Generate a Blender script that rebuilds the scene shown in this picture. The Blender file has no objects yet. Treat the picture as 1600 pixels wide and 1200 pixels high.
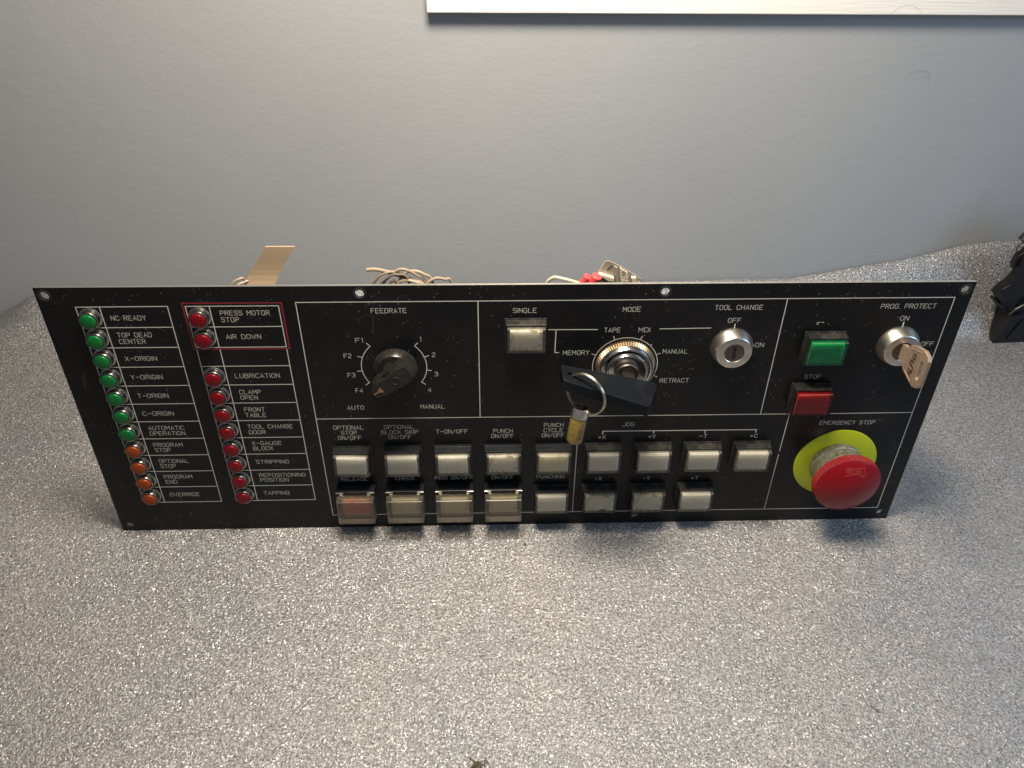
import bpy, bmesh, math, random
from mathutils import Vector, Matrix
random.seed(7)
S = bpy.context.scene
COL = S.collection
MM = 0.001

# ---------------------------------------------------------------- camera
cam_d = bpy.data.cameras.new('camera')
cam = bpy.data.objects.new('camera', cam_d)
COL.objects.link(cam)
S.camera = cam
cam_d.sensor_width = 36.0
cam_d.lens = 36.0 * 1240.0 / 1600.0
cam_d.clip_start = 0.01
cam_d.clip_end = 20
R0 = (0.9994284, -0.0311646, 0.0131008)
R1 = (-0.0105014, -0.6545526, -0.7559435)
R2 = (0.0321339, 0.7553738, -0.6545057)
cam.matrix_world = Matrix(((R0[0], -R1[0], -R2[0], -0.0148733),
                           (R0[1], -R1[1], -R2[1], -0.3328996),
                           (R0[2], -R1[2], -R2[2], 0.4102501),
                           (0, 0, 0, 1)))

# ---------------------------------------------------------------- light
w = bpy.data.worlds.new('World')
S.world = w
w.use_nodes = True
bg = w.node_tree.nodes['Background']
bg.inputs[0].default_value = (0.64, 0.68, 0.76, 1)
bg.inputs[1].default_value = 0.26


def lamp(name, loc, target, size, power, color, shape='DISK', spread=180):
    d = bpy.data.lights.new(name, 'AREA')
    d.shape = shape
    d.size = size
    d.energy = power
    d.color = color
    d.spread = math.radians(spread)
    o = bpy.data.objects.new(name, d)
    COL.objects.link(o)
    o.location = loc
    o.rotation_euler = (Vector(target) - Vector(loc)).to_track_quat('-Z', 'Y').to_euler()
    return o


lamp('desk_lamp_light', (-0.015, -0.018, 0.60), (-0.015, -0.005, 0.0), 0.17, 6.7, (1.0, 0.89, 0.74))
lamp('window_light', (0.85, -0.28, 0.50), (0.35, 0.0, 0.0), 0.35, 1.3, (0.45, 0.68, 1.0), 'SQUARE', 110)

S.view_settings.view_transform = 'Standard'
S.view_settings.look = 'None'
S.view_settings.exposure = 0.0
S.view_settings.gamma = 1.0
S.render.engine = 'CYCLES'


# ---------------------------------------------------------------- materials
class NT:
    def __init__(self, name):
        self.m = bpy.data.materials.new(name)
        self.m.use_nodes = True
        self.t = self.m.node_tree
        self.n = self.t.nodes
        self.b = self.n['Principled BSDF']
        self.out = self.n['Material Output']

    def add(self, typ, **kw):
        nd = self.n.new(typ)
        for k, v in kw.items():
            if k.startswith('i_'):
                key = k[2:]
                nd.inputs[int(key) if key.isdigit() else key.replace('_', ' ')].default_value = v
            else:
                setattr(nd, k, v)
        return nd

    def link(self, a, b):
        self.t.links.new(a, b)

    def set(self, **kw):
        for k, v in kw.items():
            k = k.replace('_', ' ')
            self.b.inputs[k].default_value = v if not isinstance(v, tuple) or len(v) == 4 else v + (1,)
        return self

    def coord(self, kind='Object'):
        return self.add('ShaderNodeTexCoord').outputs[kind]

    def ramp(self, src, stops):
        r = self.add('ShaderNodeValToRGB')
        e = r.color_ramp.elements
        while len(e) < len(stops):
            e.new(0.5)
        for el, (p, c) in zip(e, stops):
            el.position = p
            el.color = c if len(c) == 4 else tuple(c) + (1,)
        self.link(src, r.inputs[0])
        return r.outputs[0]

    def noise(self, scale, detail=4, rough=0.55, co=None, dist=0.0):
        nd = self.add('ShaderNodeTexNoise')
        nd.inputs['Scale'].default_value = scale
        nd.inputs['Detail'].default_value = detail
        nd.inputs['Roughness'].default_value = rough
        nd.inputs['Distortion'].default_value = dist
        self.link(co if co is not None else self.coord(), nd.inputs['Vector'])
        return nd

    def mix(self, fac, a, b, blend='MIX'):
        m = self.add('ShaderNodeMix')
        m.data_type = 'RGBA'
        m.blend_type = blend
        for sock, v in ((m.inputs[0], fac), (m.inputs[6], a), (m.inputs[7], b)):
            if hasattr(v, 'is_linked') or hasattr(v, 'links'):
                self.link(v, sock)
            elif isinstance(v, (int, float)):
                sock.default_value = v
            else:
                sock.default_value = tuple(v) + ((1,) if len(v) == 3 else ())
        return m.outputs[2]

    def math(self, op, a, b=None):
        m = self.add('ShaderNodeMath', operation=op)
        for i, v in enumerate((a, b)):
            if v is None:
                continue
            if isinstance(v, (int, float)):
                m.inputs[i].default_value = v
            else:
                self.link(v, m.inputs[i])
        return m.outputs[0]

    def bump(self, h, strength=0.3, dist=0.0003):
        b = self.add('ShaderNodeBump')
        b.inputs['Strength'].default_value = strength
        b.inputs['Distance'].default_value = dist
        self.link(h, b.inputs['Height'])
        self.link(b.outputs[0], self.b.inputs['Normal'])
        return b


def plastic(name, col, rough=0.4, dust=0.0, grain=0.06, spec=0.5):
    m = NT(name)
    m.set(Base_Color=col, Roughness=rough, Specular_IOR_Level=spec)
    n = m.noise(900, 3)
    m.bump(n.outputs[0], grain, 0.0002)
    if dust:
        d = m.noise(1400, 4, 0.75)
        f = m.ramp(m.math('MULTIPLY', d.outputs[0], m.math('ADD', m.noise(110, 3, 0.6).outputs[0], 0.45)), [(0.50, (0, 0, 0)), (0.72, (dust, dust, dust))])
        c = m.mix(f, col, (0.30, 0.25, 0.18))
        m.link(c, m.b.inputs['Base Color'])
        r = m.math('ADD', m.math('MULTIPLY', f, 0.5), rough)
        m.link(r, m.b.inputs['Roughness'])
    return m.m


def metal(name, col, rough=0.3, dirt=0.35, scale=240, metl=1.0):
    m = NT(name)
    m.set(Base_Color=col, Metallic=metl, Roughness=rough)
    n = m.noise(scale, 6, 0.65)
    f = m.ramp(n.outputs[0], [(0.42, (0, 0, 0)), (0.72, (dirt, dirt, dirt))])
    m.link(m.mix(f, col, (0.10, 0.08, 0.06)), m.b.inputs['Base Color'])
    m.link(m.math('ADD', m.math('MULTIPLY', n.outputs[0], 0.25), rough - 0.12), m.b.inputs['Roughness'])
    m.bump(n.outputs[0], 0.08, 0.0002)
    return m.m


# black satin enamel of the faceplate: dust specks, scratches, slight grime
def faceplate_material():
    m = NT('black_enamel')
    m.set(Roughness=0.42, Specular_IOR_Level=0.28)
    co = m.coord()
    base = m.ramp(m.noise(14, 5, 0.6, co).outputs[0], [(0.3, (0.003, 0.0034, 0.0045)), (0.75, (0.0075, 0.0072, 0.0075))])
    # grime haze
    g = m.ramp(m.noise(38, 8, 0.75, co).outputs[0], [(0.52, (0, 0, 0)), (0.85, (0.035, 0.035, 0.035))])
    col = m.mix(g, base, (0.24, 0.19, 0.14))
    # tiny dust specks
    for sc, thr, clump, cut in ((520, 0.14, 22, 0.52), (1100, 0.2, 40, 0.56)):
        v = m.add('ShaderNodeTexVoronoi')
        v.inputs['Scale'].default_value = sc
        m.link(co, v.inputs['Vector'])
        spot = m.math('LESS_THAN', v.outputs['Distance'], thr)
        pick = m.math('GREATER_THAN', v.outputs['Color'], 0.5)
        sep = m.add('ShaderNodeSeparateColor')
        m.link(v.outputs['Color'], sep.inputs[0])
        pick = m.math('GREATER_THAN', sep.outputs[0], 0.84)
        area = m.math('GREATER_THAN', m.noise(clump, 3, 0.6, co).outputs[0], cut)
        f = m.math('MULTIPLY', m.math('MULTIPLY', spot, pick), area)
        col = m.mix(m.math('MULTIPLY', f, 0.55), col, (0.42, 0.38, 0.30))
    # fine curved scratches
    v = m.add('ShaderNodeTexVoronoi', feature='DISTANCE_TO_EDGE')
    v.inputs['Scale'].default_value = 30
    wv = m.noise(18, 2, 0.5, co)
    vm = m.add('ShaderNodeVectorMath', operation='SCALE')
    m.link(wv.outputs['Color'], vm.inputs[0])
    vm.inputs['Scale'].default_value = 0.05
    va = m.add('ShaderNodeVectorMath', operation='ADD')
    m.link(co, va.inputs[0]); m.link(vm.outputs[0], va.inputs[1])
    m.link(va.outputs[0], v.inputs['Vector'])
    line = m.math('LESS_THAN', v.outputs['Distance'], 0.0022)
    area = m.math('GREATER_THAN', m.noise(55, 2, 0.5, co).outputs[0], 0.65)
    col = m.mix(m.math('MULTIPLY', m.math('MULTIPLY', line, area), 0.13), col, (0.45, 0.43, 0.38))
    m.link(col, m.b.inputs['Base Color'])
    r = m.noise(60, 6, 0.7, co)
    m.link(m.math('ADD', m.math('MULTIPLY', r.outputs[0], 0.28), 0.20), m.b.inputs['Roughness'])
    m.bump(m.noise(1500, 2, 0.5, co).outputs[0], 0.05, 0.0002)
    return m.m


def legend_material(name, col, dirt=0.0, chip=False, glow=0.0):
    m = NT(name)
    m.set(Roughness=0.35)
    co = m.coord('Generated')
    sep = m.add('ShaderNodeSeparateXYZ')
    m.link(co, sep.inputs[0])
    ax = m.math('ABSOLUTE', m.math('SUBTRACT', sep.outputs[0], 0.5))
    ay = m.math('ABSOLUTE', m.math('SUBTRACT', sep.outputs[1], 0.5))
    e = m.math('MAXIMUM', ax, ay)
    n = m.noise(420, 5, 0.7)
    soft = m.ramp(m.noise(120, 4, 0.6).outputs[0], [(0.35, (0, 0, 0)), (0.8, (0.30, 0.30, 0.30))])
    c = m.mix(soft, col, tuple(k * 0.72 for k in col))
    if dirt:
        ef = m.math('MULTIPLY', m.ramp(e, [(0.28, (0, 0, 0)), (0.5, (1, 1, 1))]),
                    m.ramp(n.outputs[0], [(0.46, (0, 0, 0)), (0.60, (dirt, dirt, dirt))]))
        c = m.mix(ef, c, (0.13, 0.075, 0.035))
    if chip:
        d = m.math('ADD', m.math('POWER', m.math('MULTIPLY', m.math('SUBTRACT', sep.outputs[0], 0.62), 2.2), 2),
                   m.math('POWER', m.math('MULTIPLY', m.math('SUBTRACT', sep.outputs[1], 0.02), 3.2), 2))
        d = m.math('ADD', d, m.math('MULTIPLY', n.outputs[0], 0.25))
        c = m.mix(m.math('LESS_THAN', d, 0.20), c, (0.02, 0.018, 0.015))
    m.link(c, m.b.inputs['Base Color'])
    m.set(Subsurface_Weight=0.7, Subsurface_Scale=0.009)
    m.b.inputs['Subsurface Radius'].default_value = (1.0, 0.9, 0.7)
    return m.m


def clear_plastic(name, tint, body=0.12, body_col=(0.5, 0.48, 0.42), rough=0.12):
    m = NT(name)
    n = m.n
    n.remove(m.b)
    tr = m.add('ShaderNodeBsdfTransparent')
    tr.inputs[0].default_value = tint + (1,)
    df = m.add('ShaderNodeBsdfDiffuse')
    df.inputs[0].default_value = body_col + (1,)
    gl = m.add('ShaderNodeBsdfGlossy')
    gl.inputs['Roughness'].default_value = rough
    fr = m.add('ShaderNodeFresnel')
    fr.inputs[0].default_value = 1.49
    m1 = m.add('ShaderNodeMixShader')
    co = m.coord()
    nz = m.ramp(m.noise(300, 5, 0.7, co).outputs[0], [(0.35, (body * 0.6,) * 3), (0.75, (min(1, body * 1.9),) * 3)])
    m.link(nz, m1.inputs[0])
    m.link(tr.outputs[0], m1.inputs[1])
    m.link(df.outputs[0], m1.inputs[2])
    m2 = m.add('ShaderNodeMixShader')
    m.link(fr.outputs[0], m2.inputs[0])
    m.link(m1.outputs[0], m2.inputs[1])
    m.link(gl.outputs[0], m2.inputs[2])
    m.link(m2.outputs[0], m.out.inputs[0])
    return m.m


def mat_material():
    m = NT('glittery_grey_mat')
    co = m.coord()
    v = m.add('ShaderNodeTexVoronoi')
    v.inputs['Scale'].default_value = 1000
    m.link(co, v.inputs['Vector'])
    sep = m.add('ShaderNodeSeparateColor')
    m.link(v.outputs['Color'], sep.inputs[0])
    tone = m.ramp(m.noise(8, 5, 0.6, co).outputs[0], [(0.3, (0.155, 0.158, 0.166)), (0.7, (0.222, 0.206, 0.186))])
    gap_shade = m.ramp(m.noise(800, 3, 0.7, co, 1.0).outputs[0], [(0.38, (0.22, 0.22, 0.235)), (0.62, (1.75, 1.73, 1.68))])  # shade of the gaps between grains, painted into the base colour
    m.link(m.mix(0.85, tone, gap_shade, 'MULTIPLY'), m.b.inputs['Base Color'])
    sub = m.add('ShaderNodeVectorMath', operation='SUBTRACT')
    m.link(v.outputs['Color'], sub.inputs[0]); sub.inputs[1].default_value = (0.5, 0.5, 0.5)
    sc = m.add('ShaderNodeVectorMath', operation='SCALE')
    m.link(sub.outputs[0], sc.inputs[0]); sc.inputs['Scale'].default_value = 0.9
    bp = m.add('ShaderNodeBump')
    bp.inputs['Strength'].default_value = 1.0
    bp.inputs['Distance'].default_value = 0.0011
    m.link(m.noise(720, 2, 0.55, co, 0.6).outputs[0], bp.inputs['Height'])
    add = m.add('ShaderNodeVectorMath', operation='ADD')
    m.link(bp.outputs[0], add.inputs[0]); m.link(sc.outputs[0], add.inputs[1])
    nm = m.add('ShaderNodeVectorMath', operation='NORMALIZE')
    m.link(add.outputs[0], nm.inputs[0])
    m.link(bp.outputs[0], m.b.inputs['Normal'])
    m.link(nm.outputs[0], m.b.inputs['Coat Normal'])
    m.set(Roughness=0.34, Specular_IOR_Level=1.0, Coat_Weight=0.95, Coat_Roughness=0.19, Coat_IOR=1.9)
    return m.m


def wall_material():
    m = NT('blue_grey_wall_paint')
    co = m.coord()
    big = m.ramp(m.noise(4.5, 4, 0.6, co).outputs[0], [(0.3, (0.315, 0.328, 0.336)), (0.7, (0.340, 0.352, 0.359))])
    n = m.noise(330, 3, 0.5, co)
    speck = m.add('ShaderNodeTexVoronoi')
    speck.inputs['Scale'].default_value = 26
    m.link(co, speck.inputs['Vector'])
    sep = m.add('ShaderNodeSeparateColor')
    m.link(speck.outputs['Color'], sep.inputs[0])
    f = m.math('MULTIPLY', m.math('LESS_THAN', speck.outputs['Distance'], 0.018), m.math('GREATER_THAN', sep.outputs[0], 0.72))
    c = m.mix(m.math('MULTIPLY', f, 0.6), big, (0.05, 0.05, 0.05))
    smear = m.ramp(m.noise(17, 6, 0.7, co).outputs[0], [(0.62, (0,) * 3), (0.78, (0.16,) * 3)])
    c = m.mix(smear, c, (0.24, 0.25, 0.25))
    m.link(c, m.b.inputs['Base Color'])
    m.set(Roughness=0.46, Specular_IOR_Level=0.4)
    h = m.math('ADD', n.outputs[0], m.math('MULTIPLY', m.noise(90, 3, 0.5, co).outputs[0], 1.2))
    m.bump(h, 0.16, 0.0010)
    return m.m


def wood_paint_material():
    m = NT('cream_white_paint')
    co = m.coord()
    mp = m.add('ShaderNodeMapping')
    mp.inputs['Scale'].default_value = (4, 40, 120)
    m.link(co, mp.inputs[0])
    n = m.noise(6, 5, 0.6, mp.outputs[0], 0.6)
    m.link(m.ramp(n.outputs[0], [(0.3, (0.76, 0.73, 0.66)), (0.75, (0.86, 0.84, 0.79))]), m.b.inputs['Base Color'])
    m.set(Roughness=0.4)
    m.bump(n.outputs[0], 0.35, 0.0008)
    return m.m


def table_wood_material():
    m = NT('brown_table_wood')
    co = m.coord()
    mp = m.add('ShaderNodeMapping')
    mp.inputs['Scale'].default_value = (3, 40, 40)
    m.link(co, mp.inputs[0])
    n = m.noise(5, 6, 0.6, mp.outputs[0], 1.0)
    m.link(m.ramp(n.outputs[0], [(0.3, (0.10, 0.035, 0.018)), (0.75, (0.24, 0.10, 0.05))]), m.b.inputs['Base Color'])
    m.set(Roughness=0.35)
    return m.m


M = {
    'enamel': faceplate_material(),
    'plate_edge': metal('bare_aluminium_edge', (0.62, 0.60, 0.56), 0.35),
    'print': plastic('cream_engraving_fill', (0.50, 0.485, 0.41), 0.6),
    'print_dim': plastic('greyer_engraving_fill', (0.50, 0.49, 0.43), 0.6),  # slightly greyer fill for the second set of labels
    'print_red': plastic('red_engraving_fill', (0.20, 0.008, 0.018), 0.55),
    'black': plastic('black_button_plastic', (0.009, 0.010, 0.012), 0.33, 0.08, spec=0.4),
    'black_dusty': plastic('dusty_black_plastic', (0.010, 0.010, 0.010), 0.42, 0.32, spec=0.35),
    'black_knob': plastic('black_knob_plastic', (0.013, 0.012, 0.011), 0.28, 0.16, spec=0.4),
    'black_key': plastic('black_key_plastic', (0.006, 0.0075, 0.010), 0.34, 0.05, spec=0.14),
    'dark': plastic('dark_hole', (0.004, 0.004, 0.004), 0.7),
    'nickel': metal('dark_nickel', (0.34, 0.32, 0.30), 0.27, 0.5),
    'chrome': metal('scuffed_chrome', (0.66, 0.65, 0.63), 0.22, 0.45),
    'alu': metal('satin_aluminium', (0.70, 0.66, 0.58), 0.33, 0.35, 120),
    'steel_dirty': metal('dirty_steel', (0.40, 0.385, 0.36), 0.38, 0.9, 420, 0.8),
    'brass_knurl': metal('brassy_knurled_metal', (0.52, 0.42, 0.28), 0.34, 0.5),
    'plug': metal('dull_lock_plug', (0.16, 0.14, 0.12), 0.45, 0.6),
    'key_metal': metal('tarnished_nickel_key', (0.42, 0.31, 0.225), 0.42, 0.25, 130, 0.55),
    'ring_metal': metal('key_ring_steel', (0.52, 0.44, 0.35), 0.3, 0.5),
    'green_lens': plastic('green_lamp_lens', (0.003, 0.115, 0.024), 0.3, spec=0.3),
    'red_lens': plastic('red_lamp_lens', (0.145, 0.001, 0.005), 0.3, spec=0.3),
    'orange_lens': plastic('orange_lamp_lens', (0.23, 0.036, 0.005), 0.32, spec=0.3),
    'legend': legend_material('white_legend', (0.93, 0.91, 0.82)),
    'legend_dirty': legend_material('grimy_white_legend', (0.90, 0.87, 0.76), 0.9),
    'legend_grime': legend_material('dull_grimy_legend', (0.92, 0.86, 0.66), 0.4),
    'legend_chip': legend_material('chipped_white_legend', (0.90, 0.87, 0.76), 0.7, True),
    'legend_red': legend_material('red_legend', (0.34, 0.006, 0.020), 0.3),
    'legend_green': legend_material('green_legend', (0.004, 0.30, 0.11), 0.3),
    'legend_coral': legend_material('coral_legend', (0.78, 0.13, 0.045), 0.3),
    'shell': clear_plastic('clear_button_shell', (0.95, 0.94, 0.90), 0.07),
    'shell_edge': clear_plastic('brown_shell_edge', (0.75, 0.70, 0.60), 0.40, (0.22, 0.19, 0.13)),  # browner, less clear strip around the cap front
    'shell_side': clear_plastic('clear_shell_side', (0.90, 0.88, 0.82), 0.16, (0.40, 0.37, 0.30)),
    'shell_green': clear_plastic('green_button_shell', (0.35, 0.92, 0.60), 0.14, (0.02, 0.34, 0.16)),
    'shell_red': clear_plastic('red_button_shell', (0.95, 0.30, 0.32), 0.14, (0.36, 0.02, 0.03)),
    'guard': clear_plastic('smoky_guard_plastic', (0.92, 0.88, 0.80), 0.11, (0.38, 0.33, 0.25), 0.33),
    'estop_red': plastic('red_mushroom_plastic', (0.20, 0.0012, 0.006), 0.30, 0.05, 0.05, 0.35),
    'estop_rim': plastic('scuffed_red_plastic', (0.20, 0.010, 0.012), 0.45, 0.12),
    'estop_red_pale': plastic('pale_red_emboss', (0.31, 0.04, 0.03), 0.45),  # paler red than the cap, for raised lettering and arrow
    'yellow': plastic('yellow_green_plastic', (0.42, 0.47, 0.003), 0.5, 0.12),
    'marker': plastic('orange_pointer_mark', (0.26, 0.12, 0.035), 0.5),
    'fob': plastic('yellowed_fob_label', (0.21, 0.14, 0.032), 0.3, 0.5),
    'fob_print': plastic('brown_fob_print', (0.05, 0.028, 0.012), 0.5),
    'ribbon': plastic('tan_ribbon_cable', (0.37, 0.27, 0.17), 0.5, 0.3, 0.3),
    'wire': plastic('tan_wire_insulation', (0.32, 0.24, 0.16), 0.45, 0.2),
    'wire_dark': plastic('grey_brown_wire_insulation', (0.16, 0.12, 0.09), 0.45, 0.2),
    'wire_white': plastic('cream_wire_insulation', (0.55, 0.46, 0.34), 0.45),
    'crimp': plastic('red_crimp_sleeve', (0.75, 0.07, 0.075), 0.4),
    'block': plastic('grey_terminal_block', (0.36, 0.31, 0.26), 0.5, 0.5, 0.2),
    'tag': plastic('cream_tag', (0.78, 0.68, 0.45), 0.55),
    'bracket': plastic('black_painted_steel', (0.006, 0.006, 0.007), 0.33, 0.05, spec=0.3),
    'spring': metal('dark_spring_steel', (0.20, 0.19, 0.18), 0.3, 0.4),
    'fluff': plastic('brown_fluff', (0.10, 0.075, 0.04), 0.8),
    'hair': plastic('dark_hair', (0.14, 0.13, 0.12), 0.6),
    'mat': mat_material(),
    'wall': wall_material(),
    'wood_paint': wood_paint_material(),
    'wood': table_wood_material(),
}


# ---------------------------------------------------------------- mesh helpers (all in millimetres)
def link(name, bm, mat, parent=None, loc=None, smooth=False, bevel=0.0, label=None):
    me = bpy.data.meshes.new(name)
    bmesh.ops.recalc_face_normals(bm, faces=bm.faces)
    bmesh.ops.scale(bm, vec=(MM, MM, MM), verts=bm.verts)
    bm.to_mesh(me)
    bm.free()
    for mm in (mat if isinstance(mat, (list, tuple)) else [mat]):
        me.materials.append(M[mm])
    if smooth:
        me.shade_smooth()
        me.set_sharp_from_angle(angle=math.radians(38))
    o = bpy.data.objects.new(name, me)
    COL.objects.link(o)
    if parent is not None:
        o.parent = parent
    if loc is not None:
        o.location = [c * MM for c in loc]
    if bevel:
        bv = o.modifiers.new('bevel', 'BEVEL')
        bv.width = bevel * MM
        bv.segments = 2
        bv.limit_method = 'ANGLE'
    if label:
        o['label'] = label
    return o


def tag(o, label, cat, group=None, kind=None):
    if label:
        o['label'] = label
    if cat:
        o['category'] = cat
    if group:
        o['group'] = group
    if kind:
        o['kind'] = kind
    return o


def empty(name, loc, rot=(0, 0, 0), parent=None):
    o = bpy.data.objects.new(name, None)
    o.empty_display_size = 0.01
    COL.objects.link(o)
    o.location = loc
    o.rotation_euler = rot
    if parent is not None:
        o.parent = parent
    return o


def box(bm, x0, x1, y0, y1, z0, z1, taper=0.0):
    """box; the z1 face is inset by taper"""
    t = taper
    vs = [bm.verts.new(p) for p in ((x0, y0, z0), (x1, y0, z0), (x1, y1, z0), (x0, y1, z0),
                                    (x0 + t, y0 + t, z1), (x1 - t, y0 + t, z1), (x1 - t, y1 - t, z1), (x0 + t, y1 - t, z1))]
    for f in ((0, 3, 2, 1), (4, 5, 6, 7), (0, 1, 5, 4), (1, 2, 6, 5), (2, 3, 7, 6), (3, 0, 4, 7)):
        bm.faces.new([vs[i] for i in f])
    return vs


def prism(bm, pts, z0, z1, pts2=None):
    a = [bm.verts.new((x, y, z0)) for x, y in pts]
    b = [bm.verts.new((x, y, z1)) for x, y in (pts2 or pts)]
    bm.faces.new(a[::-1])
    bm.faces.new(b)
    n = len(pts)
    for i in range(n):
        j = (i + 1) % n
        bm.faces.new((a[i], a[j], b[j], b[i]))


def lathe(bm, prof, seg=40, knurl=None):
    """prof: [(r,z)...] from base outward to centre; knurl=(i0,i1,depth,count) alternates radii of rows i0..i1"""
    n = knurl[3] if knurl else seg
    rows = []
    for i, (r, z) in enumerate(prof):
        if r < 1e-6:
            rows.append([bm.verts.new((0, 0, z))])
            continue
        row = []
        for k in range(n):
            a = 2 * math.pi * k / n
            rr = r
            if knurl and knurl[0] <= i <= knurl[1] and k % 2:
                rr = r - knurl[2]
            row.append(bm.verts.new((rr * math.cos(a), rr * math.sin(a), z)))
        rows.append(row)
    for A, B in zip(rows, rows[1:]):
        if len(A) == 1 and len(B) == 1:
            continue
        for k in range(n):
            j = (k + 1) % n
            if len(A) == 1:
                bm.faces.new((A[0], B[j], B[k]))
            elif len(B) == 1:
                bm.faces.new((A[k], A[j], B[0]))
            else:
                bm.faces.new((A[k], A[j], B[j], B[k]))


def tube(bm, pts, r, seg=8, closed=False):
    P = [Vector(p) for p in pts]
    n = len(P)
    rows = []
    up = None
    for i in range(n):
        if closed:
            d = (P[(i + 1) % n] - P[(i - 1) % n]).normalized()
        else:
            d = (P[min(i + 1, n - 1)] - P[max(i - 1, 0)]).normalized()
        if up is None:
            up = d.orthogonal().normalized()
        up = (up - d * up.dot(d)).normalized()
        s = d.cross(up)
        rows.append([bm.verts.new(P[i] + (up * math.cos(2 * math.pi * k / seg) + s * math.sin(2 * math.pi * k / seg)) * r)
                     for k in range(seg)])
    m = n if closed else n - 1
    for i in range(m):
        A, B = rows[i], rows[(i + 1) % n]
        for k in range(seg):
            j = (k + 1) % seg
            bm.faces.new((A[k], A[j], B[j], B[k]))
    if not closed:
        bm.faces.new(rows[0][::-1])
        bm.faces.new(rows[-1])


def bez(ctrl, n=24):
    """Catmull-Rom through control points"""
    P = [Vector(c) for c in ctrl]
    P = [P[0] * 2 - P[1]] + P + [P[-1] * 2 - P[-2]]
    out = []
    segs = len(P) - 3
    for s in range(segs):
        p0, p1, p2, p3 = P[s:s + 4]
        for k in range(n // segs + 1):
            t = k / (n // segs + 1)
            out.append(0.5 * ((2 * p1) + (p2 - p0) * t + (2 * p0 - 5 * p1 + 4 * p2 - p3) * t * t + (3 * p1 - p0 - 3 * p2 + p3) * t ** 3))
    out.append(P[-2])
    return out


# ---------------------------------------------------------------- stroke lettering
O_ = [(1.4, 0), (0.45, 0.4), (0, 1.5), (0, 4.5), (0.45, 5.6), (1.4, 6), (2.6, 6), (3.55, 5.6), (4, 4.5), (4, 1.5), (3.55, 0.4), (2.6, 0), (1.4, 0)]
FONT = {
    'A': [[(0, 0), (2, 6), (4, 0)], [(0.75, 2), (3.25, 2)]],
    'B': [[(0, 0), (0, 6), (2.8, 6), (3.7, 5.4), (3.7, 3.9), (2.8, 3.2), (0, 3.2)], [(2.8, 3.2), (4, 2.5), (4, 0.8), (3.1, 0), (0, 0)]],
    'C': [[(4, 4.8), (3.1, 6), (1, 6), (0, 5), (0, 1), (1, 0), (3.1, 0), (4, 1.2)]],
    'D': [[(0, 0), (0, 6), (2.8, 6), (4, 4.9), (4, 1.1), (2.8, 0), (0, 0)]],
    'E': [[(4, 6), (0, 6), (0, 0), (4, 0)], [(0, 3.1), (3.3, 3.1)]],
    'F': [[(4, 6), (0, 6), (0, 0)], [(0, 3.1), (3.3, 3.1)]],
    'G': [[(4, 4.8), (3.1, 6), (1, 6), (0, 5), (0, 1), (1, 0), (3, 0), (4, 1), (4, 2.9), (2.3, 2.9)]],
    'H': [[(0, 0), (0, 6)], [(4, 0), (4, 6)], [(0, 3.1), (4, 3.1)]],
    'I': [[(0, 0), (0, 6)]],
    'J': [[(4, 6), (4, 1), (3, 0), (1, 0), (0, 1)]],
    'K': [[(0, 0), (0, 6)], [(4, 6), (0.2, 2.4)], [(1.4, 3.6), (4, 0)]],
    'L': [[(0, 6), (0, 0), (4, 0)]],
    'M': [[(0, 0), (0, 6)], [(0.15, 5.8), (2.2, 2.4), (4.25, 5.8)], [(4.4, 6), (4.4, 0)]],
    'N': [[(0, 0), (0, 6)], [(0.2, 5.7), (3.8, 0.3)], [(4, 0), (4, 6)]],
    'O': [O_],
    'P': [[(0, 0), (0, 6), (3, 6), (4, 5.2), (4, 3.6), (3, 2.8), (0, 2.8)]],
    'R': [[(0, 0), (0, 6), (3, 6), (4, 5.2), (4, 3.8), (3, 3), (0, 3)], [(2.2, 3), (4, 0)]],
    'S': [[(4, 5), (3.1, 6), (0.9, 6), (0, 5.2), (0, 4), (0.9, 3.2), (3.1, 2.9), (4, 2.1), (4, 0.9), (3.1, 0), (0.9, 0), (0, 0.9)]],
    'T': [[(0, 6), (4, 6)], [(2, 6), (2, 0)]],
    'U': [[(0, 6), (0, 1), (1, 0), (3, 0), (4, 1), (4, 6)]],
    'V': [[(0, 6), (2, 0), (4, 6)]],
    'W': [[(0, 6), (1.1, 0), (2.2, 4.4), (3.3, 0), (4.4, 6)]],
    'X': [[(0, 0), (4, 6)], [(0, 6), (4, 0)]],
    'Y': [[(0, 6), (2, 3), (4, 6)], [(2, 3), (2, 0)]],
    '1': [[(0, 4.9), (1.2, 6), (1.2, 0)]],
    '2': [[(0, 4.8), (0.9, 6), (3, 6), (4, 5), (4, 4), (0, 0.6), (0, 0), (4, 0)]],
    '3': [[(0, 5.2), (0.9, 6), (3, 6), (3.9, 5.2), (3.9, 3.9), (3, 3.2), (1.3, 3.2)], [(3, 3.2), (4, 2.3), (4, 0.9), (3, 0), (0.9, 0), (0, 0.8)]],
    '4': [[(3, 0), (3, 6), (0, 1.8), (4.2, 1.8)]],
    '-': [[(0.2, 3), (3.8, 3)]],
    '+': [[(0.2, 2.6), (3.8, 2.6)], [(2, 0.8), (2, 4.4)]],
    '/': [[(0, 0), (3.6, 6)]],
    '.': [[(0, 0), (0.5, 0)]],
    ' ': [],
}


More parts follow.
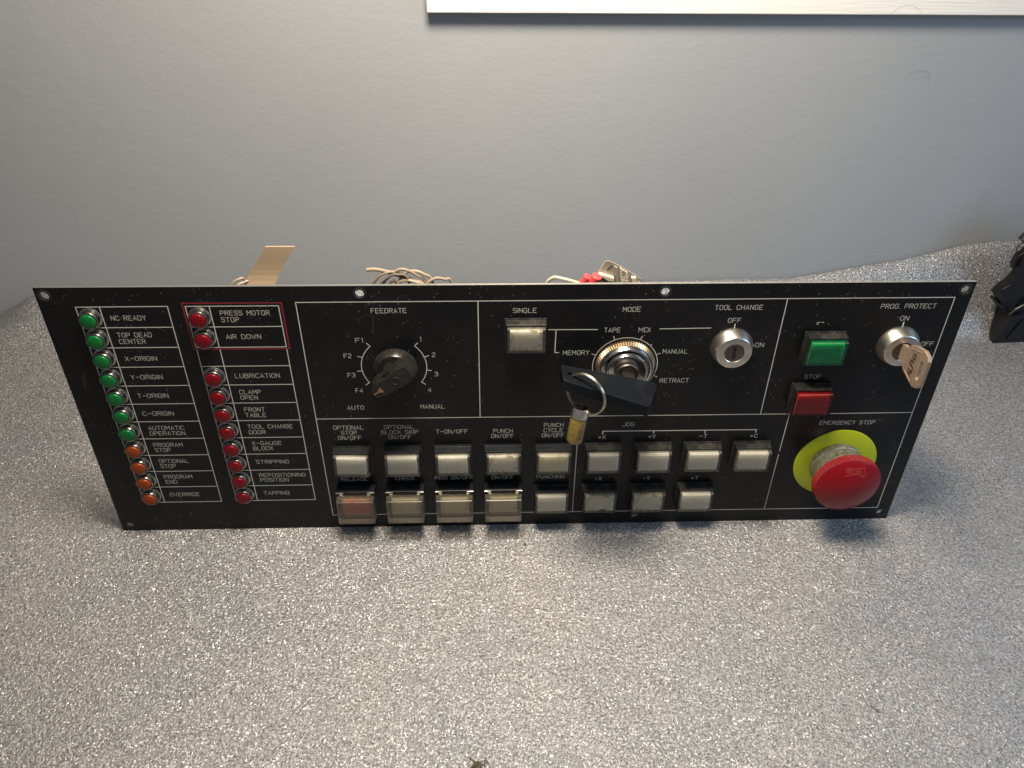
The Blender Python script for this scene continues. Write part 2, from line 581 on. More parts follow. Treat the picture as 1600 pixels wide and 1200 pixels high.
def stroke(bm, pts, wd, z, zf=None):
    """flat ribbon along pts with mitred corners and a little thickness"""
    P = [Vector((x, y, 0)) for x, y in pts]
    n = len(P)
    closed = n > 2 and (P[0] - P[-1]).length < 1e-6
    if closed:
        P = P[:-1]
        n -= 1
    L, Rr = [], []
    for i in range(n):
        a = P[(i - 1) % n] if (closed or i > 0) else None
        b = P[(i + 1) % n] if (closed or i < n - 1) else None
        p = P[i]
        d1 = (p - a).normalized() if a is not None else None
        d2 = (b - p).normalized() if b is not None else None
        if d1 is None:
            p = p - d2 * wd * 0.4; d1 = d2
        if d2 is None:
            p = p + d1 * wd * 0.4; d2 = d1
        n1 = Vector((-d1.y, d1.x, 0)); n2 = Vector((-d2.y, d2.x, 0))
        nn = (n1 + n2)
        if nn.length < 1e-4:
            nn = n1
        nn.normalize()
        k = min(1.8, 1 / max(0.35, nn.dot(n1)))
        L.append(p + nn * wd / 2 * k); Rr.append(p - nn * wd / 2 * k)
    zz = (lambda q: z + (zf(q.x, q.y) if zf else 0))
    VL = [bm.verts.new((q.x, q.y, zz(q))) for q in L]
    VR = [bm.verts.new((q.x, q.y, zz(q))) for q in Rr]
    m = n if closed else n - 1
    for i in range(m):
        j = (i + 1) % n
        bm.faces.new((VL[i], VR[i], VR[j], VL[j]))


def text_bm(s, width, height, wd=0.36, zf=None, z=0.05, anchor=(0, 0)):
    u = height / 6.0
    adv = 0.0
    items = []
    for ch in s:
        g = FONT[ch]
        gw = max([p[0] for st in g for p in st], default=2.6)
        items.append((g, adv))
        adv += gw + 1.75
    total = adv - 1.75
    sx = width / max(total, 0.1) if total > 0.2 else u
    bm = bmesh.new()
    k = 0
    for g, a in items:
        for st in g:
            pts = [(anchor[0] + (x + a) * sx, anchor[1] + (y - 3) * u) for x, y in st]
            stroke(bm, pts, wd, z + 0.012 * (k % 4), zf)
            k += 1
    return bm


# ================================================================ SETTING
# wall
bm = bmesh.new()
box(bm, -1600, 1700, 240, 300, -40, 1300)
tag(link('wall', bm, 'wall'), 'blue grey painted wall behind the mat', None, kind='structure')
# table
bm = bmesh.new()
box(bm, -1500, 1500, -900, 239, -45, -5)
tag(link('tabletop', bm, 'wood'), 'brown wooden tabletop under the mat', None, kind='structure')

# mat: a sheet whose back edge curls up against the wall
EDGE = [(-480, 0), (-440, 0), (-432, 3), (-400, 20), (-360, 26), (-200, 28), (0, 29), (180, 32), (250, 34), (300, 43), (337, 51),
        (362, 59), (386, 67), (418, 71), (440, 70), (520, 62), (640, 40)]


def edge_h(x):
    for (a, ha), (b, hb) in zip(EDGE, EDGE[1:]):
        if a <= x <= b:
            t = (x - a) / (b - a)
            return ha + (hb - ha) * t
    return EDGE[0][1] if x < 0 else EDGE[-1][1]


def mat_h(x, y):
    t = min(1, max(0, (y - 190) / 48.0))
    s = t * t * (3 - 2 * t)
    h = edge_h(x) * s ** 1.2
    far = min(1.0, max(0.0, (max(abs(x) - 270, 0) + max(abs(y + 5) - 60, 0)) / 80.0))
    h += far * (1.1 * math.sin(x / 47.0 + 1.3 * math.sin(y / 61.0)) * math.cos(y / 39.0 + x / 120.0)
                + 0.5 * math.sin(x / 19.0 + y / 23.0))
    return h


bm = bmesh.new()
NX, NY = 220, 150
grid = []
for i in range(NX + 1):
    x = -480 + 1120 * i / NX
    ymax = 238.5
    if x < -420:
        ymax = 178.5 + math.sqrt(max(0.0, 60 ** 2 - (x + 420) ** 2))
    col = []
    for j in range(NY + 1):
        t = j / NY
        y = -430 + (ymax + 430) * (1 - (1 - t) ** 1.25)
        z = mat_h(x, y)
        if t == 1:
            z -= 0.8
        col.append(bm.verts.new((x, y, z)))
    grid.append(col)
for i in range(NX):
    for j in range(NY):
        bm.faces.new((grid[i][j], grid[i + 1][j], grid[i + 1][j + 1], grid[i][j + 1]))
# rounded rim downwards
bnd = [e for e in bm.edges if e.is_boundary]
r = bmesh.ops.extrude_edge_only(bm, edges=bnd)
for v in [g for g in r['geom'] if isinstance(g, bmesh.types.BMVert)]:
    v.co.z -= 4.2
mat_o = link('mat', bm, 'mat', smooth=True)
tag(mat_o, 'glittery silver grey textured mat covering the table, curled up at the wall', 'mat')

# white board on the wall
bm = bmesh.new()
box(bm, -52, 900, 225, 239.5, 0, 260)
b = empty('window_frame', (0, 0.2395, 0.250))
tag(b, 'thick cream white painted wooden frame edge fixed along the top of the wall', 'frame')
bm.free()
bm = bmesh.new()
box(bm, -52, 900, -8.5, 0, 0, 46, 0)
link('bottom_rail', bm, 'wood_paint', b, bevel=0.8)
bm = bmesh.new()
box(bm, -52.8, -12, -9.0, 0, 46.4, 420, 0)
link('side_rail', bm, 'wood_paint', b, bevel=0.8)
bm = bmesh.new()
box(bm, -12, 900, -5, 0, 46.2, 420, 0)
link('inner_panel', bm, 'wood_paint', b)

# ================================================================ CONTROL PANEL
W, H = 500.0, 176.24
TILT = math.radians(84)
panel = empty('control_panel', (0, 0, 0), (TILT, 0, 0))
tag(panel, 'long black machine control panel with lamps, push buttons and selector switches standing on the mat', 'control panel')


def U(u, v, d=0.0):
    return (u - W / 2, H - v, d)


HOLES = [(4.6, 4.9), (168.4, 4.8), (331.5, 4.9), (495.6, 4.8), (5.2, 171.7), (494.2, 170.6), (331, 170.4)]
# faceplate with real holes
cu = bpy.data.curves.new('faceplate', 'CURVE')
cu.dimensions = '2D'
cu.fill_mode = 'BOTH'
sp = cu.splines.new('POLY')
sp.points.add(3)
for p, (x, y) in zip(sp.points, ((-250, 0), (250, 0), (250, H), (-250, H))):
    p.co = (x * MM, y * MM, 0, 1)
sp.use_cyclic_u = True
for (u, v) in HOLES:
    sp = cu.splines.new('POLY')
    sp.points.add(27)
    cx, cy, _ = U(u, v)
    for k, p in enumerate(sp.points):
        a = 2 * math.pi * k / 28
        p.co = ((cx + 2.4 * math.cos(a)) * MM, (cy + 2.4 * math.sin(a)) * MM, 0, 1)
    sp.use_cyclic_u = True
cu.extrude = 0.9 * MM
tmp = bpy.data.objects.new('tmp', cu)
COL.objects.link(tmp)
bpy.context.view_layer.update()
dg = bpy.context.evaluated_depsgraph_get()
me = bpy.data.meshes.new_from_object(tmp.evaluated_get(dg))
bpy.data.objects.remove(tmp)
me.name = 'faceplate'
me.materials.clear()
me.materials.append(M['enamel'])
me.materials.append(M['plate_edge'])
for p in me.polygons:
    p.use_smooth = False
    c = p.center
    p.material_index = 1 if abs(p.normal.z) < 0.5 and abs(c.x) < 0.2495 and c.y > 0.1755 else 0
plate = bpy.data.objects.new('faceplate', me)
COL.objects.link(plate)
plate.parent = panel
plate.location = (0, 0, -0.9 * MM)
rim_me = None
for (u, v) in HOLES:
    if rim_me is None:
        bm = bmesh.new()
        lathe(bm, [(3.7, 0.0), (3.5, 0.14), (2.7, 0.16), (2.4, 0.02)], 28)
        o = link('mounting_hole_rim', bm, 'dark', plate, smooth=True)
        rim_me = o.data
    else:
        o = bpy.data.objects.new('mounting_hole_rim', rim_me)
        COL.objects.link(o)
        o.parent = plate
    x, y, _ = U(u, v)
    o.location = (x * MM, y * MM, (0.9 + 0.01) * MM)


# printed lines ---------------------------------------------------
def lines(name, segs, mat='print', wd=0.5):
    bm = bmesh.new()
    for k, pts in enumerate(segs):
        stroke(bm, [(u - W / 2, H - v) for u, v in pts], wd, 0.03 + 0.006 * (k % 9))
    return link(name, bm, mat, panel)


ROW0, RP = 11.6, 12.75
xl, xd, xr = 18.7, 31.4, 66.8
seg = [[(xl, ROW0), (xr - 0.2, ROW0 - 0.1), (xr + 0.6, ROW0 + 11 * RP), (xl + 0.5, ROW0 + 11 * RP), (xl, ROW0)], [(xd - 0.3, ROW0), (xd + 0.6, ROW0 + 11 * RP)]]
for k in range(1, 11):
    seg.append([(xl + 0.05 * k, ROW0 + RP * k), (xr + 0.06 * k, ROW0 + RP * k - 0.05)])
lines('grid_line', seg)
x2l, x2d, x2r = 75.9, 88.7, 125.2
seg = [[(x2l, ROW0), (x2r - 0.3, ROW0), (x2r, 37.4), (x2l + 0.2, 37.4), (x2l, ROW0)], [(x2d - 0.3, ROW0), (x2d, 37.4)], [(x2l + 0.1, ROW0 + RP), (x2r - 0.1, ROW0 + RP)]]
lines('grid_line', seg)
seg = [[(x2l + 0.3, 39.1), (x2l + 0.9, 151.6), (x2r + 0.9, 151.5), (x2r, 39.1)], [(x2d + 0.1, 39.1), (x2d + 1.2, 151.6)]]
for k in range(3, 11):
    seg.append([(x2l + 0.3 + 0.06 * (k - 3), ROW0 + RP * k), (x2r + 0.11 * (k - 3), ROW0 + RP * k - 0.05)])
lines('grid_line', seg)
lines('red_frame_line', [[(74.5, 9.7), (126.6, 9.8), (126.9, 38.6), (74.8, 38.5), (74.5, 9.7)]], 'print_red', 0.75)
lines('section_line', [[(134.2, 9.7), (491.0, 9.4), (491.4, 166.1), (135.6, 165.2), (134.2, 9.7)],
                       [(134.9, 87.6), (416.3, 87.9)], [(416.3, 88.0), (416.1, 116.6)], [(416.1, 119.6), (416.1, 166.0)],
                       [(231.0, 9.6), (231.2, 87.5)], [(398.7, 9.5), (398.7, 87.8)],
                       [(441.0, 88.0), (491.1, 87.9)], [(289.9, 87.8), (290.0, 165.6)]])
lines('bracket_line', [[(269.4, 27.8), (296.6, 28.0)], [(273.7, 28.0), (273.6, 42.8), (275.8, 42.8)]])
lines('bracket_line', [[(331.2, 27.9), (359.5, 27.6)]])
lines('bracket_line', [[(304.9, 101.6), (304.9, 99.4), (398.4, 99.6), (398.4, 101.6)], [(335.9, 99.4), (335.9, 101.5)], [(367.2, 99.5), (367.2, 101.6)]], wd=0.6)


def polar(cx, cy, r, deg):
    a = math.radians(deg)
    return (cx + r * math.cos(a), cy - r * math.sin(a))


# feedrate scale: two arcs with ticks
fc = (183.3, 51.2)
seg = []
for a0, a1, sgn in ((132, 216, 1), (48, -36, -1)):
    pts = [polar(*fc, 18.3, a0 + (a1 - a0) * k / 16) for k in range(17)]
    seg.append([polar(*fc, 21.0, a0)] + pts + [polar(*fc, 21.0, a1)])
    for q in (1, 2):
        a = a0 + (a1 - a0) * q / 3
        seg.append([polar(*fc, 18.3, a), polar(*fc, 21.0, a)])
    lines('scale_line', seg, wd=0.45)
    seg = []
mc = (313.9, 51.9)
seg = [[polar(*mc, 18.5, 360 * k / 48) for k in range(49)]]
for a in (112.5, 67.5, 22.5, -22.5, 157.5, 45):
    seg.append([polar(*mc, 18.5, a), polar(*mc, 21.0 if a != 45 else 19.6, a)])
lines('scale_line', seg, wd=0.42)
lines('scale_line', [[(372.6, 25.2), (372.7, 27.9)]], wd=0.6)
lines('scale_line', [[(384.9, 39.4), (385.6, 39.4)]], wd=0.6)
lines('scale_line', [[(467.2, 25.0), (467.3, 27.6)]], wd=0.8)

TEXTS = [
    ('NC READY', 35.3, 18.4, 18.3), ('TOP DEAD', 35.8, 29.0, 18.2), ('CENTER', 35.8, 33.1, 13.9), ('X-ORIGIN', 36.0, 44.2, 17.1),
    ('Y-ORIGIN', 35.8, 56.6, 17.4), ('T-ORIGIN', 36.3, 69.5, 17.1), ('C-ORIGIN', 36.0, 82.2, 17.5), ('AUTOMATIC', 36.5, 92.8, 20.6),
    ('OPERATION', 36.5, 96.8, 20.3), ('PROGRAM', 36.4, 105.6, 16.9), ('STOP', 36.4, 109.5, 8.9), ('OPTIONAL', 36.5, 118.2, 17.7),
    ('STOP', 36.6, 122.2, 9.0), ('PROGRAM', 36.6, 130.8, 16.9), ('END', 36.7, 134.9, 6.8), ('OVERRIDE', 36.8, 145.5, 18.0),
    ('PRESS MOTOR', 93.4, 15.8, 26.0), ('STOP', 93.3, 19.9, 9.2), ('AIR DOWN', 93.7, 30.6, 18.7), ('LUBRICATION', 93.7, 56.4, 24.8),
    ('CLAMP', 94.1, 67.6, 11.9), ('OPEN', 94.1, 71.5, 9.5), ('FRONT', 94.6, 80.1, 11.6), ('TABLE', 94.6, 84.1, 11.7),
    ('TOOL CHANGE', 94.3, 92.6, 26.1), ('DOOR', 94.4, 96.8, 9.4), ('X-GAUGE', 94.6, 105.2, 17.3), ('BLOCK', 94.8, 109.2, 11.6),
    ('STRIPPING', 94.6, 119.8, 19.5), ('REPOSITIONING', 94.6, 130.5, 28.1), ('POSITION', 94.6, 134.5, 17.1), ('TAPPING', 94.9, 145.4, 15.7),
    ('FEEDRATE', 173.6, 15.1, 18.8), ('F1', 163.4, 33.6, 3.9), ('F2', 156.0, 43.7, 4.0), ('F3', 156.7, 56.7, 4.1), ('F4', 160.1, 67.4, 4.1),
    ('1', 198.7, 33.2, 0.6), ('2', 204.9, 43.5, 1.7), ('3', 205.8, 56.5, 1.7), ('4', 201.5, 67.5, 1.7),
    ('AUTO', 154.1, 79.6, 9.4), ('MANUAL', 196.6, 79.4, 13.9),
    ('OPTIONAL', 144.2, 94.2, 17.7), ('STOP', 148.4, 98.1, 9.1), ('ON/OFF', 146.2, 102.0, 13.6),
    ('OPTIONAL', 174.1, 94.2, 17.6), ('BLOCK SKIP', 172.2, 98.1, 21.6), ('ON/OFF', 176.2, 101.9, 13.4), ('T-ON/OFF', 204.8, 98.1, 18.8),
    ('PUNCH', 239.0, 98.1, 11.3), ('ON/OFF', 237.8, 102.0, 13.3), ('PUNCH', 269.3, 94.1, 11.4), ('CYCLE', 269.3, 98.1, 11.3), ('ON/OFF', 268.3, 102.0, 13.2),
    ('SINGLE', 249.9, 15.6, 12.6), ('MEMORY', 278.3, 43.0, 14.6), ('MODE', 309.6, 15.4, 9.6), ('TAPE', 300.4, 28.4, 8.8), ('MDI', 319.5, 28.4, 6.2),
    ('MANUAL', 334.6, 42.7, 13.9), ('RETRACT', 335.2, 62.6, 16.7), ('TOOL CHANGE', 359.9, 14.7, 26.1), ('OFF', 368.4, 22.8, 7.0),
    ('ON', 386.4, 38.9, 4.8), ('PROG. PROTECT', 451.6, 14.7, 30.6), ('ON', 464.6, 22.3, 4.6), ('OFF', 481.5, 39.2, 7.0),
]
TEXTS_DIM = [
    ('RELEASE', 144.4, 134.8, 16.0), ('CHECK', 178.1, 134.7, 11.5), ('MISS ON/OFF', 202.6, 134.7, 23.4), ('OVERRIDE', 235.4, 131.2, 17.2),
    ('ON/OFF', 237.7, 135.0, 13.5), ('PUNCHING', 266.1, 135.1, 17.4), ('JOG', 316.5, 94.3, 6.8),
    ('+X', 302.5, 103.8, 4.4), ('+Y', 333.0, 103.9, 4.4), ('-T', 364.3, 104.1, 4.6), ('+C', 395.6, 104.3, 4.4), ('-X', 302.7, 137.3, 4.4),
    ('-Y', 333.3, 137.6, 4.2), ('+T', 363.9, 137.9, 4.5), ('STOP', 419.5, 61.0, 9.4), ('EMERGENCY STOP', 436.4, 95.0, 33.6),
]
for L_, mt in ((TEXTS, 'print'), (TEXTS_DIM, 'print_dim')):
    for s, u, v, wd in L_:
        hgt = 2.75
        if s in ('1', '2', '3', '4'):
            wd = 1.75 if s != '1' else 0.6
        bmt = text_bm(s, wd, hgt, 0.26)
        link('lettering', bmt, mt, panel, loc=U(u, v))
# worn START legend: only the top of the S and a dash of the T are left
bm = bmesh.new()
stroke(bm, [(1.5, 1.0), (1.0, 1.4), (0.3, 1.3), (0, 0.7), (0.2, 0.1), (0.9, -0.1)], 0.34, 0.05)
stroke(bm, [(2.4, 1.3), (3.7, 1.3)], 0.34, 0.06)
link('worn_lettering', bm, 'print_dim', panel, loc=U(418.4, 25.8))

# indicator lamps --------------------------------------------------
bm = bmesh.new()
lathe(bm, [(6.0, 0.0), (6.0, 0.7), (5.6, 1.15), (5.25, 1.3), (5.25, 3.5), (5.0, 4.05), (4.6, 4.15), (4.45, 3.7), (0.0, 3.6)], 36)
lamp0 = link('indicator_lamp', bm, 'nickel', panel, smooth=True)
bm = bmesh.new()
lathe(bm, [(4.55, 3.2), (4.55, 4.25), (4.2, 4.3), (4.15, 3.6)], 36)
gask0 = link('gasket', bm, 'dark', lamp0, smooth=True)
bm = bmesh.new()
lathe(bm, [(4.12, 3.2), (4.12, 4.9), (3.95, 5.2), (3.3, 5.45), (2.2, 5.65), (1.1, 5.75), (0.0, 5.78)], 36)
lens0 = link('lens', bm, 'green_lens', lamp0, smooth=True)
NAMES1 = ['NC READY', 'TOP DEAD CENTER', 'X-ORIGIN', 'Y-ORIGIN', 'T-ORIGIN', 'C-ORIGIN', 'AUTOMATIC OPERATION', 'PROGRAM STOP', 'OPTIONAL STOP', 'PROGRAM END', 'OVERRIDE']
NAMES2 = ['PRESS MOTOR STOP', 'AIR DOWN', None, 'LUBRICATION', 'CLAMP OPEN', 'FRONT TABLE', 'TOOL CHANGE DOOR', 'X-GAUGE BLOCK', 'STRIPPING', 'REPOSITIONING POSITION', 'TAPPING']
lens_me = {'green_lens': lens0.data}
for c in ('red_lens', 'orange_lens'):
    mm_ = lens0.data.copy()
    mm_.materials.clear()
    mm_.materials.append(M[c])
    lens_me[c] = mm_
first = True
for ci, (names, cx) in enumerate(((NAMES1, 25.05), (NAMES2, 82.4))):
    for k, nm in enumerate(names):
        if nm is None:
            continue
        c = 'red_lens' if ci else ('green_lens' if k < 7 else 'orange_lens')
        if first:
            a, g_, l_ = lamp0, gask0, lens0
            first = False
        else:
            a, g_, l_ = lamp0.copy(), gask0.copy(), lens0.copy()
            for o in (a, g_, l_):
                COL.objects.link(o)
            g_.parent = a
            l_.parent = a
        l_.data = lens_me[c]
        x, y, z = U(cx + 0.05 * k, ROW0 + RP * (k + 0.5), 0.0)
        a.location = (x * MM, y * MM, 0.02 * MM)
        a.rotation_euler = (0, 0, random.random() * 6)
        a['label'] = '%s indicator lamp beside %s' % (c.split('_')[0], nm)


# push buttons ------------------------------------------------------
def frame_bm(w_, h_, iw, ih, z0, z1, lip=0.7):
    """hollow rectangular housing"""
    bm = bmesh.new()
    def ring(a, b, z):
        return [bm.verts.new((sx * a / 2, sy * b / 2, z)) for sx, sy in ((-1, -1), (1, -1), (1, 1), (-1, 1))]
    rs = [ring(w_ + 1.2, h_ + 1.2, z0), ring(w_ + 1.2, h_ + 1.2, z0 + 0.8), ring(w_, h_, z0 + 1.0), ring(w_ - 0.4, h_ - 0.4, z1 - 0.3), ring(w_ - 1.0, h_ - 1.0, z1),
          ring(iw + 0.3, ih + 0.3, z1), ring(iw, ih, z1 - 0.4), ring(iw, ih, z0 + 0.6)]
    for A, B in zip(rs, rs[1:]):
        for k in range(4):
            bm.faces.new((A[k], A[(k + 1) % 4], B[(k + 1) % 4], B[k]))
    bm.faces.new(rs[-1])
    return bm


BW, BH = 22.0, 18.4
housing_me = {}


def push_button(u, v, label, legend='legend', shell='shell', dusty=False, rot=0.0, guard=False, depth=9.0):
    mt = 'black_dusty' if dusty else 'black'
    key = mt
    if key not in housing_me:
        h = link('push_button', frame_bm(BW, BH, 20.9, 15.3, 0.0, 6.0), mt, panel)
        housing_me[key] = h.data
    else:
        h = bpy.data.objects.new('push_button', housing_me[key])
        COL.objects.link(h)
        h.parent = panel
    x, y, _ = U(u, v)
    h.location = (x * MM, y * MM, 0.02 * MM)
    h['label'] = label
    tz = depth - 9.0 + random.uniform(-0.25, 0.25)
    # legend insert
    bm = bmesh.new()
    box(bm, -9.0, 9.0, -6.1, 6.2, 2.0, 8.2 + tz, 0.2)
    lg = link('legend_insert', bm, legend, h)
    bm = bmesh.new()
    # clear shell: cushioned front
    n = 6
    rows = []
    w2, h2 = 10.25, 7.35
    for j in range(n + 1):
        row = []
        for i in range(n + 1):
            X = -w2 + 2 * w2 * i / n
            Y = -h2 + 2 * h2 * j / n
            e = max(abs(X) / w2, abs(Y) / h2)
            z = 9.0 + tz + 0.25 * (1 - (X / w2) ** 2) * (1 - (Y / h2) ** 2)
            row.append(bm.verts.new((X * (0.985), Y * 0.985, z)))
        rows.append(row)
    for j in range(n):
        for i in range(n):
            bm.faces.new((rows[j][i], rows[j][i + 1], rows[j + 1][i + 1], rows[j + 1][i]))
    loop = [rows[0][i] for i in range(n + 1)] + [rows[j][n] for j in range(1, n + 1)] + [rows[n][i] for i in range(n - 1, -1, -1)] + [rows[j][0] for j in range(n - 1, 0, -1)]
    prev = loop
    for dz, sc in ((-0.35, 1.02), (-3.2 - tz, 1.02)):
        nxt = [bm.verts.new((q.co.x * sc / (1 if prev is loop else 1.0), q.co.y * sc if prev is loop else q.co.y, (9.0 + tz + dz))) if prev is loop else
               bm.verts.new((q.co.x, q.co.y, 5.2)) for q in prev]
        for k in range(len(prev)):
            j2 = (k + 1) % len(prev)
            fc_ = bm.faces.new((prev[k], prev[j2], nxt[j2], nxt[k]))
            fc_.material_index = 1 if prev is loop else 2
        prev = nxt
    cap = link('cap', bm, [shell, 'shell_edge', 'shell_side' if shell == 'shell' else shell], h, smooth=True)
    for o in (lg, cap):
        o.rotation_euler = (0, 0, rot)
    if guard:
        # flip-up smoky guard, hinge at the top
        bm = bmesh.new()
        box(bm, -11.6, 11.6, -9.4, 9.6, 7.0, 13.8, 0.35)
        # open the back
        bk = min(bm.faces, key=lambda f: f.calc_center_median().z)
        bmesh.ops.delete(bm, geom=[bk], context='FACES_ONLY')
        gd = link('guard_cover', bm, 'guard', h, bevel=0.5)
        bm = bmesh.new()
        box(bm, -11.9, 11.9, 8.6, 12.6, 0.6, 7.6, 0.3)
        link('hinge_block', bm, 'black', h, bevel=0.25)
        bm = bmesh.new()
        tube(bm, [(-11.8, 12.0, 8.2), (-8.2, 12.0, 8.2)], 0.5, 10)
        link('hinge_pin', bm, 'nickel', h, smooth=True)
        bm = bmesh.new()
        tube(bm, [(8.2, 12.0, 8.2), (11.8, 12.0, 8.2)], 0.5, 10)
        link('hinge_pin', bm, 'nickel', h, smooth=True)
        bm = bmesh.new()
        box(bm, -9.6, -7.4, 9.0, 12.6, 7.8, 10.4, 0.2)
        link('hinge_ear', bm, 'guard', h, bevel=0.2)
        bm = bmesh.new()
        box(bm, 7.4, 9.6, 9.0, 12.6, 7.8, 10.4, 0.2)
        link('hinge_ear', bm, 'guard', h, bevel=0.2)
        bm = bmesh.new()
        lathe(bm, [(0.45, 13.7), (0.3, 14.1), (0, 14.15)], 10)
        link('guard_nib', bm, 'dark', h, loc=(0, -8.6, 0))
    return h


PX0, PP = 153.4, 30.5
TOPV, BOTV = 118.0, 151.2
row = [('white push button under OPTIONAL STOP ON/OFF', 'legend', False), ('white push button under OPTIONAL BLOCK SKIP ON/OFF', 'legend', False),
       ('white push button under T-ON/OFF', 'legend', False), ('grimy stained white push button under PUNCH ON/OFF', 'legend_dirty', False),
       ('yellowed dull push button under PUNCH CYCLE ON/OFF', 'legend_grime', False), ('white push button under +X', 'legend', True),
       ('white push button under +Y', 'legend', True), ('white push button under -T', 'legend', True), ('white push button under +C', 'legend', True)]
for k, (lb, lg, du) in enumerate(row):
    push_button(PX0 + PP * k, TOPV, lb, lg, dusty=du, rot=math.radians((-2.0, 0.3, 0.4, 0, -0.6, 0.8, 0.6, -0.4, -0.6)[k]))
push_button(PX0, BOTV, 'coral red push button under a smoky guard, below RELEASE', 'legend_coral', guard=True)
push_button(PX0 + PP, BOTV, 'white push button under a smoky guard, below CHECK', 'legend_grime', guard=True)
push_button(PX0 + PP * 2, BOTV, 'white push button under a smoky guard, below MISS ON/OFF', 'legend_grime', guard=True)
push_button(PX0 + PP * 3, BOTV, 'white push button under a smoky guard, below OVERRIDE ON/OFF', 'legend_grime', guard=True)
push_button(PX0 + PP * 4, BOTV, 'white push button under PUNCHING', 'legend')
push_button(PX0 + PP * 5, BOTV, 'white push button with a chipped black lower edge under -X', 'legend_chip', dusty=True)
push_button(PX0 + PP * 6, BOTV, 'white push button with rusty stains under -Y', 'legend_dirty', dusty=True)
push_button(PX0 + PP * 7, BOTV, 'white push button under +T', 'legend', dusty=True)
push_button(257.0, 30.1, 'grimy white push button under SINGLE', 'legend_dirty', dusty=True)
push_button(424.7, 40.1, 'green push button above STOP', 'legend_green', 'shell_green', dusty=True)
push_button(424.5, 75.0, 'red push button under STOP', 'legend_red', 'shell_red', dusty=True)

# feedrate knob -------------------------------------------------------
bm = bmesh.new()
lathe(bm, [(12.4, 0.0), (12.4, 0.8), (11.6, 1.4), (11.2, 4.6), (10.6, 5.4), (0, 5.4)], 48)
knob = link('rotary_knob', bm, 'black_knob', panel, loc=U(184.0, 51.6), smooth=True)
knob['label'] = 'black pointer knob of the FEEDRATE dial'
bm = bmesh.new()
base_o = [(14.6, -2.6), (14.6, 2.6), (9, 4.9), (-6.5, 5.7), (-12.2, 4.6), (-12.2, -4.6), (-6.5, -5.7), (9, -4.9)]
top_o = [(14.2, -2.3), (14.2, 2.3), (9, 4.3), (-6.5, 5.0), (-11.4, 4.0), (-11.4, -4.0), (-6.5, -5.0), (9, -4.3)]
prism(bm, base_o, 3.0, 15.0, top_o)
ptr = link('pointer', bm, 'black_knob', knob, bevel=0.3)
ptr.rotation_euler = (0, 0, math.radians(217))
bm = bmesh.new()
lathe(bm, [(2.5, 15.02), (2.4, 15.3), (2.05, 15.3), (1.9, 15.06), (0, 15.05)], 24)
sc_ = link('screw_hole', bm, ['dark'], knob, smooth=True, loc=(1.4, 0.8, 0))
bm = bmesh.new()
prism(bm, [(8.2, -1.9), (8.2, 1.9), (11.0, 0.35), (13.8, 0.3), (13.8, -0.3), (11.0, -0.35)], 15.0, 15.12)
mk = link('pointer_mark', bm, 'marker', knob)
mk.rotation_euler = ptr.rotation_euler
bm = bmesh.new()
prism(bm, [(-2.6, -7.3), (2.2, -6.9), (1.8, -4.4), (-2.2, -4.5)], 4.0, 13.6)
gr = link('grip_rib', bm, 'black_knob', knob, bevel=0.5)
gr.rotation_euler = ptr.rotation_euler

# mode switch ----------------------------------------------------------
bm = bmesh.new()
lathe(bm, [(17.2, 0.05), (17.2, 1.4), (16.0, 3.7), (15.2, 3.9)], 40, knurl=(0, 2, 0.6, 150))
ms = link('mode_switch', bm, 'brass_knurl', panel, loc=U(*mc), smooth=False)
ms['label'] = 'chrome and brass MODE key switch'
bm = bmesh.new()
lathe(bm, [(15.5, 2.4), (15.4, 3.8), (14.2, 5.8), (13.5, 6.0), (13.1, 5.4), (13.1, 2.2), (0, 2.2)], 56)
link('bezel', bm, 'chrome', ms, smooth=True)
bm = bmesh.new()
lathe(bm, [(11.9, 2.2), (11.9, 7.4), (11.5, 8.1), (10.9, 8.2), (10.4, 7.6), (6.6, 7.0)], 56)
link('inner_ring', bm, 'chrome', ms, smooth=True)
bm = bmesh.new()
lathe(bm, [(6.6, 6.6), (6.6, 9.0), (6.2, 9.5), (5.6, 9.4), (5.3, 8.6), (0, 8.5)], 40)
link('lock_plug', bm, 'plug', ms, smooth=True)

# key locks ------------------------------------------------------------


def key_lock(u, v, label, slot_deg):
    bm = bmesh.new()
    lathe(bm, [(12.0, 0.02), (12.0, 0.9), (11.7, 2.2), (10.9, 4.6), (10.0, 7.0), (9.6, 7.5), (9.2, 7.6), (6.0, 7.6), (5.7, 7.3), (5.7, 6.6)], 56)
    o = link('key_lock', bm, 'alu', panel, loc=U(u, v), smooth=True)
    o['label'] = label
    bm = bmesh.new()
    lathe(bm, [(5.7, 6.4), (5.65, 7.0), (0, 7.05)], 36)
    p = link('lock_plug', bm, 'plug', o, smooth=True)
    bm = bmesh.new()
    box(bm, -0.95, 0.95, -3.9, 3.9, 7.06, 7.12)
    s = link('key_slot', bm, 'dark', o)
    s.rotation_euler = (0, 0, math.radians(slot_deg))
    return o


key_lock(372.8, 39.7, 'satin metal key lock under TOOL CHANGE, empty', 0)
key_lock(467.5, 39.5, 'satin metal key lock under PROG. PROTECT', 0)

